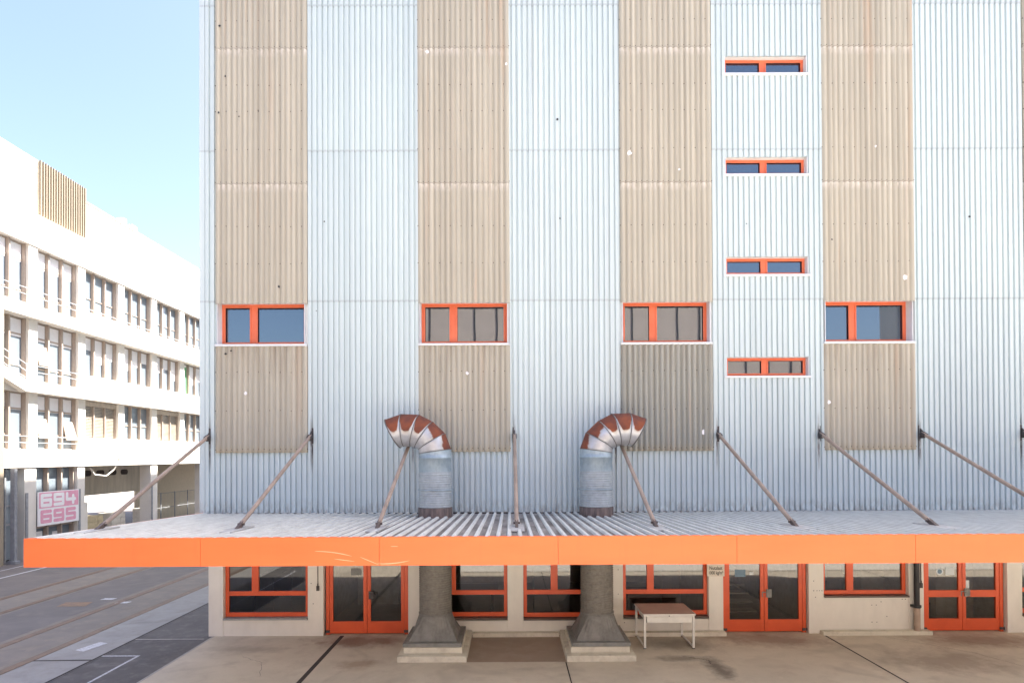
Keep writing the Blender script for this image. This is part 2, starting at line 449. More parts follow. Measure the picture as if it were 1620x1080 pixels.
# ------------------------------------------------------------------ warehouse
WH = empty('warehouse_building', (0,0,0), 'tall warehouse clad in white corrugated steel with beige vertical bands and orange windows', 'warehouse')
TOP = 22.0; XR = 32.26
P = 2.0/15.0
def corr(b, x0, x1, z0, z1, yb, depth, phase=0.0, crest=.62, slope=.075, tilt=.006, mi=0):
    """vertical trapezoid corrugation; crest towards the street (-y)"""
    pts = []
    k0 = math.floor((x0-phase)/P)-1
    k1 = math.ceil((x1-phase)/P)+1
    for k in range(k0, k1):
        o = phase + k*P
        for fx, d in ((0,0),(slope*P,1),((slope+crest)*P,1),((2*slope+crest)*P,0)):
            pts.append((o+fx, d))
    # clip to [x0,x1]
    out = []
    for (xa,da),(xb_,db) in zip(pts, pts[1:]):
        if xb_ <= x0 or xa >= x1: continue
        f0 = 0 if xa >= x0 else (x0-xa)/(xb_-xa); f1 = 1 if xb_ <= x1 else (x1-xa)/(xb_-xa)
        p = (xa+(xb_-xa)*f0, da+(db-da)*f0); q = (xa+(xb_-xa)*f1, da+(db-da)*f1)
        if not out or abs(out[-1][0]-p[0]) > 1e-6: out.append(p)
        out.append(q)
    vs = []
    for x, d in out: vs.append((x, yb-d*depth-tilt, z0)); vs.append((x, yb-d*depth, z1))
    b.add(vs, [(2*i, 2*i+2, 2*i+3, 2*i+1) for i in range(len(out)-1)], mi)
white = MB()
WZ = [3.04, 8.27, 11.99, 15.6, 19.3, TOP]
def white_col(x0, x1, zs=WZ):
    for z0, z1 in zip(zs, zs[1:]): corr(white, x0, x1, z0-.015, z1, 0, .046)
white_col(-.30, 0)
for k in range(7):
    corr(white, 5*k, 5*k+2.26, 3.04, 4.60, 0, .046)
    if 5*k+2.26 >= XR: break
    if k == 2:
        white_col(12.26, 12.60); white_col(14.63, 15.0)
        zz = 3.04
        for zt, zb in ((6.827,6.316),(9.306,8.826),(11.775,11.31),(14.283,13.817)):
            corr(white, 12.60, 14.63, zz, zb, 0, .046); zz = zt
        corr(white, 12.60, 14.63, zz, TOP, 0, .046)
    else:
        white_col(5*k+2.26, 5*k+5)
white.build('cladding', M['white'], WH)
# the end face and the body behind the sheets
b = MB()
b.box(-.27, XR, .26, 45, 2.9, TOP-.05)
b.box(-.15, XR, 6.0, 45, .0, 2.9)
b.build('shell', M['trim'], WH)
# solid ring of wall right behind the sheets, leaving out the window openings (y .05 .. .26)
b = MB()
def ring(x0, x1, z0, z1): b.box(x0, x1, .012, .258, z0, z1)
for k in range(7):
    ring(5*k, 5*k+2.26, 3.0, 7.15); ring(5*k, 5*k+2.26, 8.25, TOP-.06)
    ring(5*k-.0, 5*k+.04, 7.15, 8.25); ring(5*k+2.2, 5*k+2.26, 7.15, 8.25)
    if k == 6: break
    if k == 2:
        ring(12.26, 12.6, 3.0, TOP-.06); ring(14.63, 15, 3.0, TOP-.06)
        zz = 3.0
        for zt, zb in ((6.827,6.33),(9.306,8.84),(11.775,11.325),(14.283,13.83)):
            ring(12.6, 14.63, zz, zb); zz = zt
        ring(12.6, 14.63, zz, TOP-.06)
    else: ring(5*k+2.26, 5*k+5, 3.0, TOP-.06)
ring(-.27, 0, 3.0, TOP-.06)
b.build('backing_wall', M['trim'], WH)
# corner flashing, roof edge, flashing strips beside the windows
b = MB()
b.box(-.40, -.27, -.045, .20, 3.0, TOP); b.box(-.405, -.39, .20, 45, 2.95, TOP)
b.build('corner_flashing', M['white'], WH)
b = MB(); b.box(-.45, XR+.05, -.09, .4, TOP, TOP+.12); b.build('roof_edge', M['trim'], WH)
# beige panels
def rib_sine(b, x0, x1, z0, z1, yb, depth, n=17, sub=6, zseg=None, wav=.0):
    N = n*sub; vs = []
    fx = (0, .10, .20, .38, .62, .80, .90); dd = (0, .0, .72, 1, 1, .72, 0); sub = 7; N = n*sub
    for i in range(N+1):
        q = fx[i % sub]; x = x0+(x1-x0)*((i//sub)+q)/n; d = dd[i % sub]
        vs.append((x, yb-d*depth-.008, z0)); vs.append((x, yb-d*depth, z1))
    b.add(vs, [(2*i,2*i+2,2*i+3,2*i+1) for i in range(N)], 0, True)
    # turned-in edges
    b.quad((x0, yb+.04, z0), (x0, yb-.008, z0), (x0, yb, z1), (x0, yb+.04, z1))
    b.quad((x1, yb-.008, z0), (x1, yb+.04, z0), (x1, yb+.04, z1), (x1, yb, z1))
for k in range(7):
    x0, x1 = 5*k, 5*k+2.26
    for z0, z1, m in ((4.52,7.14,'beige'),(8.185,11.14,'beige'),(11.12,14.49,'beige'),(14.47,17.8,'beige'),(17.78,TOP,'beige')):
        if k == 2 and z0 == 4.52: m = 'lichen'
        b = MB(); rib_sine(b, x0, x1, z0, z1, -.048, .042 if m == 'beige' else .062)
        o = b.build('cladding_panel', M[m], WH)
        if m == 'lichen': o['label'] = 'speckled grey-green weathered panel'
# chips and holes in the beige panels, screws
b = MB()
for x, z, r in ((5.25,14.38,.05),(7.2,14.08,.035),(10.22,11.86,.06),(11.45,11.45,.03),(.76,5.98,.04),(6.2,6.45,.04),(10.13,4.9,.0),(12.02,4.98,.06),(17.0,8.75,.06),(15.1,5.7,.05),(16.3,12.0,.025)):
    if r: b = MB(); b.disc((x,-.0985,z), r, jit=.3); b.build('paint_chip', M['sign_white'], WH)
b = MB()
for x, z, r in ((.13,15.05,.035),(.27,13.8,.025),(.10,12.9,.025),(.6,12.8,.02),(1.08,12.95,.02),(1.58,8.60,.035),(.27,6.95,.035),(.40,7.02,.025),(2.5,8.0,.015),(2.7,10.2,.02),(8.5,10.25,.02),(8.45,12.7,.03),(15.2,9.7,.02),(13.1,10.1,.02),(1.15,6.6,.0),(18.6,10.25,.025)):
    if r: b = MB(); b.disc((x,-.0990,z), r, n=6, jit=.3); b.build('hole', M['black'], WH)
b = MB()
def screw(x, y, z, r=.011): b.tube((x,y,z),(x,y-.012,z), r, n=6, smooth=False)
for z in (4.60, 5.55, 6.5, 9.18, 10.1, 11.19, 12.0, 12.95, 13.6, 14.55, 15.2):
    for k in range(5):
        for i in range(0, 18, 1 if z in (4.60, 11.19, 14.55) else 2):
            screw(5*k+2.26*i/17, -.045, z+random.uniform(-.01,.01), .012)
for z in (5.95, 8.34, 9.9, 12.07, 13.9, 3.5):
    i = 0
    x = -.2
    while x < 21:
        kx = x % 5
        if (kx > 2.3 or z == 3.5) and not (12.6 < x < 14.63): 
            if random.random() < (.35 if z == 3.5 else .8): screw(x, .0, z, .012)
        x += P*3 if z not in (8.34, 12.07) else P
o = b.build('fastener', M['iron'], WH); o['kind'] = 'stuff'

# windows of the upper floors
def up_window(x0, x1, z0, z1, mull, y0=.185, fw_=.072, sd=.105, mwid=.155, label=None):
    f = MB(); y1 = y0+.06
    f.box(x0, x1, y0, y1, z0, z0+fw_); f.box(x0, x1, y0, y1, z1-fw_, z1)
    f.box(x0, x0+fw_, y0, y1, z0+fw_, z1-fw_); f.box(x1-fw_, x1, y0, y1, z0+fw_, z1-fw_)
    mw_ = mwid
    f.box(mull-mw_/2, mull+mw_/2, y0, y1, z0+fw_, z1-fw_)
    # raised sash edges round each pane
    for a, c in ((x0+fw_, mull-mw_/2), (mull+mw_/2, x1-fw_)):
        e = .02; zA, zB = z0+fw_, z1-fw_
        for q in ((a, c, zA-.012, zA+e), (a, c, zB-e, zB+.012), (a-.012, a+e, zA+e, zB-e), (c-e, c+.012, zA+e, zB-e)):
            f.box(q[0], q[1], y0-.018, y0+.004, q[2], q[3])
    w_ = f.build('window', M['upper_frame'], WH, bevel=.004, label=label)
    g = MB()
    g.box(x0+fw_-.01, mull-mw_/2+.01, y0+.037, y0+.047, z0+fw_-.01, z1-fw_+.01)
    g.box(mull+mw_/2-.01, x1-fw_+.01, y0+.0375, y0+.0475, z0+fw_-.01, z1-fw_+.01)
    g.build('pane', M['glass_up'], w_)
    s_ = MB(); s_.box(x0-.05, x1+.05, -sd, y0-.001, z0-.055, z0-.0)
    s_.build('sill', M['trim'], w_, bevel=.004)
    r_ = MB(); r_.box(x0-.012, x0+.004, -.06, y0-.001, z0+.002, z1); r_.box(x1-.004, x1+.012, -.06, y0-.001, z0+.002, z1)
    r_.box(x0+.005, x1-.005, .001, y0-.001, z1-.006, z1+.006)
    r_.build('reveal_lining', M['trim'], w_)
for k in range(7): up_window(5*k+.045, 5*k+2.195, 7.19, 8.235, 5*k+.045+.80)
for zt, zb in ((6.827,6.36),(9.306,8.87),(11.775,11.355),(14.283,13.86)): up_window(12.605, 14.625, zb, zt-.005, 13.60, .10, .055, .065, .13)

# ground floor ---------------------------------------------------------
wall = MB()
def wb(x0, x1, z0, z1, y0=0.0, y1=.22): wall.box(x0, x1, y0, y1, z0, z1)
piers = [(-.2,.16),(2.245,2.63),(4.72,5.08),(7.17,7.56),(9.70,10.02),(12.13,12.49),(14.60,14.97),(17.07,17.44),(19.50,19.87),(22.1,22.5),(24.6,25.0),(27.1,27.5),(29.6,30.0),(32.0,32.26)]
for a, c in piers: wb(a, c, 0 if a < 0 else .0, 2.95, -.012)
wb(-.2, 0, 0, 2.95, .22, 6.0)
for a, c, s0 in ((.16,2.245,.40),(5.08,7.17,.36),(7.56,9.70,.36),(10.02,12.13,.38),(14.97,17.07,.90),(19.87,22.1,.4),(25,27.1,.4),(30,32,.4)):
    wb(a, c, 0, s0, 0.0, .22)
for a, c in ((.16,2.245),(2.63,4.72),(5.08,7.17),(7.56,9.70),(10.02,12.13),(12.49,14.60),(14.97,17.07),(17.44,19.50),(19.87,22.1),(22.5,24.6),(25,27.1),(27.5,29.6),(30,32)):
    wb(a, c, 2.25, 2.95, .003, .217)
wall.build('wall', M['render_wall'], WH, bevel=.006)
# rooms behind the glass
b = MB()
b.quad((-.15,.22,.02),(XR,.22,.02),(XR,6,.02),(-.15,6,.02),1)
b.quad((-.15,5.98,0),(XR,5.98,0),(XR,5.98,2.9),(-.15,5.98,2.9))
b.quad((-.15,.22,2.89),(XR,.22,2.89),(XR,6,2.89),(-.15,6,2.89))
for x in (2.44, 4.9, 9.86, 12.3, 14.8, 17.25, 19.7, 24.8): b.box(x-.05, x+.05, .225, 5.97, .02, 2.88)
b.box(2.7, 3.9, 3.0, 3.1, .02, 2.2); b.box(18.6, 19.6, 1.2, 1.4, .02, 2.5); b.box(16.5, 17.1, 1.0, 1.2, .02, 2.5)
b.build('interior', [M['room_wall'], M['room_floor']], WH)
b = MB()
b.box(.5, 1.0, 1.0, 2.3, .02, 1.25); b.box(1.4, 2.2, 3.0, 3.8, .02, .75); b.box(5.4, 6.9, 1.6, 2.4, .70, .75); b.box(5.5, 5.55, 1.7, 2.3, .02, .7); b.box(6.7, 6.75, 1.7, 2.3, .02, .7)
b.box(10.3, 11.2, .9, 1.6, .02, .82); b.box(11.5, 12.0, 2.0, 3.0, .02, 1.6); b.box(15.6, 16.0, 1.0, 1.5, .02, 1.5); b.box(15.3, 16.3, .95, 1.55, 1.1, 1.18)
b.box(7.9, 8.9, 2.0, 2.9, .02, 1.1)
b.build('furniture', M['furniture'], WH)
b = MB()
for i in range(9): b.box(12.6, 13.9, 1.4+.28*i, 1.75+.28*i, .16+.18*i, .20+.18*i)
b.box(12.56, 12.60, 1.3, 4.2, .02, 2.0)
b.build('staircase', M['room_wall'], WH)

def gwindow(x0, x1, z0, z1, mull, split=None, sill='sill_dark', label=None):
    y0, y1 = .10, .17; fw_ = .085
    f = MB()
    f.box(x0, x1, y0, y1, z0, z0+fw_+.015); f.box(x0, x1, y0, y1, z1-fw_, z1)
    f.box(x0, x0+fw_, y0, y1, z0+fw_+.015, z1-fw_); f.box(x1-fw_, x1, y0, y1, z0+fw_+.015, z1-fw_)
    zb = z0+fw_+.015
    if split:
        f.box(x0+fw_, x1-fw_, y0+.002, y1-.002, split-.055, split+.055); zt = split+.055
    else: zt = zb
    f.box(mull-.085, mull+.085, y0+.001, y1-.001, zt, z1-fw_)
    w_ = f.build('window', M['orange_frame'], WH, bevel=.005, label=label)
    g = MB(); g.quad((x0+.05,.14,z0+.05),(x1-.05,.14,z0+.05),(x1-.05,.14,z1-.05),(x0+.05,.14,z1-.05))
    g.build('pane', M['glass'], w_)
    s_ = MB(); s_.box(x0+.004, x1-.004, -.055, .0985, z0-.05, z0-.004); s_.build('sill', M[sill], w_, bevel=.004)
gwindow(.165, 2.24, .46, 2.245, .90, 1.03, 'sill_grey')
gwindow(5.085, 7.165, .44, 2.245, 5.80, 1.03)
gwindow(7.565, 9.695, .42, 2.245, 8.33, 1.03)
gwindow(10.025, 12.125, .46, 2.245, 10.72, 1.03)
gwindow(14.975, 17.065, .94, 2.245, 15.68, None, 'sill_dark')
gwindow(19.875, 22.095, .46, 2.245, 20.6, 1.03); gwindow(25.005, 27.095, .46, 2.245, 25.7, 1.03); gwindow(30.005, 31.995, .46, 2.245, 30.7, 1.03)

def door(x0, x1, lock_side, split=False, label=None):
    y0, y1 = .09, .15; f = MB()
    f.box(x0, x0+.085, y0-.01, y1+.02, .0, 2.245); f.box(x1-.085, x1, y0-.01, y1+.02, .0, 2.245); f.box(x0+.085, x1-.085, y0-.01, y1+.02, 2.16, 2.245)
    d_ = f.build('double_door', M['orange_frame'], WH, bevel=.004, label=label)
    mid = (x0+x1)/2
    for s_, (a, c) in enumerate(((x0+.09, mid-.006), (mid+.006, x1-.09))):
        l_ = MB(); st = .085
        l_.box(a, a+st, y0, y1, .035, 2.155); l_.box(c-st, c, y0, y1, .035, 2.155)
        l_.box(a+st, c-st, y0, y1, .035, .33); l_.box(a+st, c-st, y0, y1, 2.05, 2.155)
        if split: l_.box(a+st, c-st, y0+.001, y1-.001, .86, 1.03)
        l_.build('door_leaf', M['orange_frame'], d_, bevel=.003)
        g = MB(); g.quad((a+.04,.122,.30),(c-.04,.122,.30),(c-.04,.122,2.1),(a+.04,.122,2.1)); g.build('pane', M['glass'], d_)
    h = MB()
    hx = mid+.075
    h.box(hx-.03, hx+.10, y0-.03, y0-.001, .88, 1.08)
    h.tube((hx,y0-.028,1.02),(hx,y0-.075,1.02),.014,n=8); h.tube((hx,y0-.07,1.02),(hx+.15*lock_side,y0-.07,1.02),.013,n=8)
    h.tube((hx+.15*lock_side,y0-.07,1.03),(hx+.15*lock_side,y0-.07,.90),.012,n=8)
    h.build('handle', M['iron'] if lock_side > 0 else M['plate'], d_)
    for hz in (.10,):
        q = MB(); q.box(x0-.01, x0+.10, y0-.04, y0-.011, hz-.04, hz+.02); q.box(x1-.10, x1+.01, y0-.04, y0-.011, hz-.04, hz+.02); q.build('hinge', M['iron'], d_)
    return d_
d1 = door(2.665, 4.70, 1); d2 = door(12.505, 14.575, -1); d3 = door(17.455, 19.475, -1, True); door(22.53, 24.57, 1); door(27.53, 29.57, 1)
b = MB(); b.box(3.28, 3.54, .118, .121, 1.47, 1.64); b.build('notice', M['plate'], d1)
b = MB(); b.box(12.83, 13.09, .118, .121, 1.38, 1.56); b.build('notice', M['paper_blue'], d2)
b = MB(); b.box(13.19, 13.29, .1175, .1205, 1.43, 1.50); b.build('notice', M['paper'], d2)
b = MB(); b.box(18.07, 18.29, .1172, .1202, 1.40, 1.59); b.build('notice', M['paper'], d3)
b = MB(); b.disc((17.93,.1195,1.49), .088, n=24); b.build('round_sticker', M['paper'], d3)
b = MB(); b.disc((17.93,.1180,1.49), .055, n=20); b.build('sticker_centre', M['paper_blue'], d3)
b = MB(); b.box(18.50, 18.66, .117, .1205, 1.05, 1.27); b.build('notice', M['paper'], d3)
# switch boxes on wires
for x in (2.50, 17.36):
    b = MB(); b.box(x-.035, x+.035, -.05, -.013, 1.12, 1.24); sb = b.build('switch_box', M['iron'], WH, bevel=.006)
    b = MB(); b.tube((x,-.025,1.24),(x,-.025,2.7),.011,n=8); b.tube((x,-.032,1.24),(x,-.032,1.30),.017,n=8); b.build('conduit', M['iron'], sb)
# little drilled holes and stains on the panel below the window
b = MB()
for x, z in ((16.15,.70),(16.26,.70),(16.38,.78),(16.15,.28),(16.27,.28),(16.9,.84),(16.98,.84),(16.52,.42),(14.72,1.3),(14.72,1.06),(14.80,1.06),(14.86,1.06),(14.92,1.06),(14.76,.9),(2.38,.8),(2.33,1.3),(9.9,1.6),(9.9,1.0),(10.05,.3)):
    b = MB(); b.disc((x,-.0155,z), .012, n=6, jit=.2); b.build('drill_hole', M['joint'], WH)
# low kerbs at the foot of the wall
for x0, x1, lab in ((9.98,12.50,'long low concrete kerb at the wall behind the white table'),(14.86,17.52,'low concrete kerb under the high window beside the downpipe'),(6.32,8.42,'low concrete kerb between the two duct plinths')):
    b = MB(); b.box(x0, x1, -.20, -.0135, .0, .10)
    tag(b.build('concrete_kerb', M['plinth'], None, bevel=.01), lab, 'kerb', 'kerbs along the warehouse wall')
b = MB(); b.quad((6.30,-1.93,.0125),(8.43,-1.93,.0125),(8.43,-.2,.0125),(6.30,-.2,.0125)); struct(b.build('recess_slab', M['apron_patch']))

# ------------------------------------------------------------------ canopy
CN = empty('canopy', (0,-2.7,2.7), 'long flat canopy with orange fascia and white ribbed metal roof along the warehouse', 'canopy')
CL = (0,2.7,-2.7)   # local offset so vertices can be given in world coordinates
def cb(mb, name, m, **k): return mb.build(name, m, CN, CL, **k)
YF = -5.40; X0, X1 = -.33, 32.2
def roofz(y): return 3.0 + .13*(-y/5.36)
b = MB(); rp = .178; x = X0+.12; n = 0
pts = []
while x < X1-.1:
    pts += [(x, 0, 1), (x+.103, 0, 0), (x+.118, .036, 0), (x+.163, .036, 0)]; x += rp
vs = []
for px, h, _ in pts:
    for y in (.02, -2.7, YF+.03): vs.append((px, y, roofz(y)+h))
fs = []; ms = []
for i in range(len(pts)-1):
    mi = 1 if i % 4 == 0 else 0
    for j in range(2):
        b.add([vs[3*i+j], vs[3*i+j+1], vs[3*i+3+j+1], vs[3*i+3+j]], [(0,1,2,3)], mi)
cb(b, 'roof_sheet', [M['rib'], M['pan']])
b = MB(); xs = [X0] + [5.205-2.785+2.785*i for i in range(0, 11)] + [X1]
xs = [x for x in xs if x <= X1]
for a, c in zip(xs, xs[1:]): b.box(a+.003, c-.003, YF, YF+.02, 2.722, 3.165)
b.box(X0+.01, X1, YF+.004, YF+.12, 3.135, 3.160); b.box(X0, X1-.01, YF+.0205, YF+.06, 2.724, 2.76)
cb(b, 'fascia', M['fascia'])
b = MB()
b.add([(X0,YF+.021,2.722),(X0,0,2.60),(X0,0,3.05),(X0,YF+.021,3.165),(X0+.02,YF+.021,2.722),(X0+.02,0,2.60),(X0+.02,0,3.05),(X0+.02,YF+.021,3.165)],
      [(0,1,2,3),(7,6,5,4),(3,2,6,7),(0,4,5,1),(1,5,6,2),(0,3,7,4)])
cb(b, 'side_fascia', M['fascia'])
b = MB()
b.add([(X0+.021,YF+.13,3.166),(X0+.021,-.01,3.046),(X0+.10,-.01,3.046),(X0+.10,YF+.13,3.166)], [(0,3,2,1)])
b.add([(X0+.10,YF+.13,3.166),(X0+.10,-.01,3.046),(X0+.125,-.01,3.0),(X0+.125,YF+.13,3.13)], [(0,3,2,1)])
cb(b, 'edge_trim', M['rib'])
b = MB(); b.box(X0+.021, X1, YF+.03, -.02, 2.742, 2.78); 
for y in (-5.2,-3.9,-2.6,-1.3): b.box(X0+.03, X1-.01, y-.04, y+.04, 2.7805, 2.98)
cb(b, 'soffit', M['trim'])
b = MB(); b.box(-.26, XR, -.028, .0, 2.955, 3.025); cb(b, 'gutter_gap', M['joint'])
# long pale scratches on the fascia
b = MB()
def scratch(p, q, bow, wd=.006):
    N = 14
    for i in range(N):
        t0, t1 = i/N, (i+1)/N
        f = lambda t: (p[0]+(q[0]-p[0])*t, p[1]+(q[1]-p[1])*t+bow*4*t*(1-t))
        a, c = f(t0), f(t1); wa = wd*(1-abs(2*t0-1)**3)+.001; wc = wd*(1-abs(2*t1-1)**3)+.001
        b.quad((a[0],YF-.0015,a[1]-wa),(c[0],YF-.0015,c[1]-wc),(c[0],YF-.0015,c[1]+wc),(a[0],YF-.0015,a[1]+wa))
scratch((4.20,2.95),(4.78,2.87),.02); scratch((4.5,2.83),(4.82,2.79),.0,.004); scratch((4.9,2.86),(5.2,2.735),.0,.005); scratch((5.16,2.755),(5.68,2.80),-.02,.007); scratch((5.38,3.02),(5.5,3.02),.0,.004)
cb(b, 'scratch', M['scratch'])
# tie rods
def tie_rod(x):
    a = Vector((x, -.10, 4.93)); f = Vector((x, -3.86, 3.20))
    t = MB(); t.tube(a, f, .040, n=14)
    r = cb(t, 'tie_rod', M['pole'])
    q = MB()
    d = (f-a).normalized()
    q.add([(x-.012,-.036,5.06),(x-.012,-.036,4.80),(x-.012,-.20,4.80),(x-.012,-.22,4.90),(x+.012,-.036,5.06),(x+.012,-.036,4.80),(x+.012,-.20,4.80),(x+.012,-.22,4.90)],
          [(0,1,2,3),(7,6,5,4),(0,3,7,4),(1,5,6,2),(2,6,7,3),(0,4,5,1)])
    q.box(x-.045, x+.045, -.046, -.034, 4.74, 5.12)
    for s_ in (-1, 1): q.bar(a+Vector((s_*.044,0,.0)), a+d*.16+Vector((s_*.044,0,0)), .012, .07)
    q.build('wall_bracket', M['iron'], r)
    q = MB()
    q.bar(f-d*.05, f+d*.24, .055, .075); q.tube(f+Vector((-.06,0,0)), f+Vector((.06,0,0)), .022, n=8)
    q.box(x-.05, x+.05, -4.16, -3.94, 3.10, 3.128)
    q.build('foot_bracket', M['sill_dark'], r)
    q = MB(); q.box(x-.13, x+.13, -4.5, -3.6, 3.12, 3.14)
    q.build('roof_patch', M['lead'], r)
for i in range(13): tie_rod(-.145+2.502*i)

# ------------------------------------------------------------------ ventilation ducts
def elbow(mb, D, mirror):
    # gores between mitre planes that pivot about (-.54, 4.57)
    out_ = [(.368,4.572),(.235,4.935),(-.05,5.205),(-.365,5.37),(-.775,5.385),(-1.142,5.258)]
    in_ = [(-.368,4.475),(-.378,4.56),(-.465,4.605),(-.565,4.64),(-.715,4.638),(-.80,4.615)]
    NS = 32; rings = []
    for (ox, oz), (ix, iz) in zip(out_, in_):
        ring_ = []
        for i in range(NS):
            t = 2*PI*i/NS; u = .5+.5*math.cos(t)
            ring_.append((mirror*(ix+(ox-ix)*u), .37*math.sin(t), iz+(oz-iz)*u, math.cos(t)))
        rings.append(ring_)
    vv = []; ff = []; rr = []
    SUB = 7
    maxr = [.20,.36,.52,.54,.50]
    for k in range(5):
        base = len(vv)
        for j in range(SUB+1):
            s = j/SUB; bul = 1+.0*math.sin(PI*s)
            for i in range(NS):
                A, B = rings[k][i], rings[k+1][i]
                vv.append(tuple(A[m]*(1-s)+B[m]*s for m in range(3)))
                up = .5+.5*A[3]          # 1 on the outer side of the bend
                # rust field: strong outside, scalloped towards every seam
                lim = maxr[k]
                sc_ = 1-abs(2*s-1.08)**5 if k > 1 else 1-.45*s
                depth = 1-lim*max(0, min(1, sc_))
                rr.append(max(0, min(1, .5+(up-depth)*2.2)))
        for j in range(SUB):
            for i in range(NS):
                a = base+j*NS+i; bb = base+j*NS+(i+1) % NS
                ff.append((a, bb, bb+NS, a+NS) if mirror > 0 else (a, a+NS, bb+NS, bb))
        # raised seam bead
    me = bpy.data.meshes.new('elbow'); me.from_pydata(vv, [], ff)
    at = me.attributes.new('rust', 'FLOAT', 'POINT'); at.data.foreach_set('value', rr)
    me.materials.append(M['rusty'])
    me.polygons.foreach_set('use_smooth', [True]*len(ff)); me.update()
    o = bpy.data.objects.new('elbow', me); COL.objects.link(o); o.parent = D
    sol = o.modifiers.new('solid', 'SOLIDIFY'); sol.thickness = .006
    for k in range(6):
        sm = MB(); R_ = rings[k]
        for i in range(NS):
            A = Vector(R_[i][:3]); B = Vector(R_[(i+1) % NS][:3])
            sm.tube(A, B, .008 if k < 5 else .014, n=5, cap=False)
        sm.build('seam', M['funnel'], D)
def duct(x, mirror, label):
    D = empty('ventilation_duct', (x, -1.05, 0), label, 'ventilation duct', 'ventilation ducts through the canopy')
    elbow(None, D, mirror)
    R = .37
    b = MB(); b.lathe([(R,4.05),(R,4.36),(R+.007,4.365),(R+.007,4.39),(R,4.395),(R,4.478)], 0, 0)
    N = 40; vs = []
    for i in range(N):
        t = 2*PI*i/N; c = math.cos(t); vs += [(R*c, R*math.sin(t), 4.478), (R*c, R*math.sin(t), 4.478+.095*(.5+.5*c*mirror))]
    b.add(vs, [(2*i, 2*((i+1) % N), 2*((i+1) % N)+1, 2*i+1) for i in range(N)], 0, True)
    b.build('pipe', M['galv'], D)
    b = MB(); pr = [(R-.002, 3.25)]
    z = 3.26
    while z < 4.04:
        pr += [(R+.001, z), (R+.016, z+.014), (R+.001, z+.028)]; z += .052
    pr += [(R+.001, 4.049), (R+.006, 4.055), (R, 4.06)]
    b.lathe(pr, 0, 0); b.build('ribbed_pipe', M['galv_rib'], D)
    b = MB(); b.lathe([(R+.008,3.635),(R+.022,3.64),(R+.022,3.665),(R+.008,3.67)], 0, 0)
    b.box(mirror*(R+.01), mirror*(R+.055), -.03, .03, 3.63, 3.675)
    b.build('clamp_band', M['galv'], D)
    b = MB(); b.lathe([(R+.02,2.9),(R+.02,3.235),(R+.012,3.25),(R-.01,3.255)], 0, 0); b.build('roof_collar', M['sleeve'], D)
    b = MB(); pr = []; z = .86
    while z < 2.95:
        pr += [(R-.012, z), (R+.006, z+.02), (R-.014, z+.036)]; z += .052
    b.lathe(pr, 0, 0, 40); b.build('spiral_pipe', M['hose'], D)
    # square-to-round funnel
    b = MB(); N = 48; vs = []
    for i in range(N):
        t = 2*PI*i/N+PI/4*0; c, s_ = math.cos(t), math.sin(t); k = max(abs(c), abs(s_)); vs.append((.535*c/k, .535*s_/k, .345))
    for i in range(N):
        t = 2*PI*i/N; vs.append((.372*math.cos(t), .372*math.sin(t), .84))
    for i in range(N):
        t = 2*PI*i/N; vs.append((.372*math.cos(t), .372*math.sin(t), .87))
    b.add(vs, [(i,(i+1)%N,N+(i+1)%N,N+i) for i in range(N)]+[(N+i,N+(i+1)%N,2*N+(i+1)%N,2*N+i) for i in range(N)])
    b.lathe([(.372,.845),(.385,.85),(.385,.868),(.37,.872)], 0, 0)
    b.box(-.008,.008,-.545,-.50,.345,.40)
    b.build('funnel', M['funnel'], D)
    b = MB(); b.box(-.64, .64, -.66, .66, .262, .342)
    for sx in (-.55, -.2, .2, .55): b.tube((sx,-.661,.30),(sx,-.672,.30),.014,n=6)
    b.build('base_plate', M['plate'], D, bevel=.006)
    return D
duct(5.53, 1, 'rusty topped ventilation duct with its elbow bending to the left, standing through the canopy')
duct(9.22, -1, 'rusty topped ventilation duct with its elbow bending to the right, standing through the canopy')
def plinth(x, label):
    b = MB(); b.box(x-.745, x+.745, -1.93, -.014, 0, .135); b.box(x-.64, x+.64, -1.74, -.40, .135, .26)
    tag(b.build('concrete_plinth', M['plinth'], None, bevel=.012), label, 'plinth', 'stepped plinths of the ducts')
plinth(5.55, 'stepped pale concrete plinth under the left duct, beside the first double door')
plinth(9.19, 'stepped pale concrete plinth under the right duct, beside the white table')

# ------------------------------------------------------------------ table
T = empty('table', (10.86,-.635,0), 'small white metal table with brown top and one drawer, standing by the kerb', 'table')
hw, hd = .585, .485
b = MB(); b.box(-hw-.01, hw+.01, -hd-.01, hd+.01, .775, .80); b.build('table_top', M['table_top'], T, bevel=.003)
b = MB(); b.box(-hw-.013, hw+.013, -hd-.016, -hd-.0105, .772, .802); b.box(-hw-.016, -hw-.0105, -hd, hd, .772, .802); b.box(hw+.0105, hw+.016, -hd, hd, .772, .802); b.build('edge_band', M['table_white'], T)
for sx in (-1, 1):
    x = sx*(hw-.03)
    for sy in (-1, 1):
        y = sy*(hd-.03); b = MB(); b.box(x-.024, x+.024, y-.024, y+.024, .02, .773); lg = b.build('leg', M['table_white'], T, bevel=.003)
        b = MB(); b.box(x-.027, x+.027, y-.027, y+.027, .009, .026); b.build('foot', M['black'], lg)
    b = MB(); b.box(x-.016, x+.016, -hd+.055, hd-.055, .03, .062); b.build('bottom_rail', M['table_white'], T)
    b = MB(); b.box(x-.016, x+.016, -hd+.055, hd-.055, .70, .74); b.build('side_rail', M['table_white'], T)
b = MB(); b.box(-hw+.055, hw-.055, -hd+.012, -hd+.03, .735, .772); b.box(-hw+.055, hw-.055, hd-.04, hd-.02, .70, .772); b.build('apron_rail', M['table_white'], T)
b = MB(); b.box(-hw+.07, hw-.07, -hd-.003, hd-.12, .60, .732); dr = b.build('drawer', M['table_white'], T, bevel=.004)
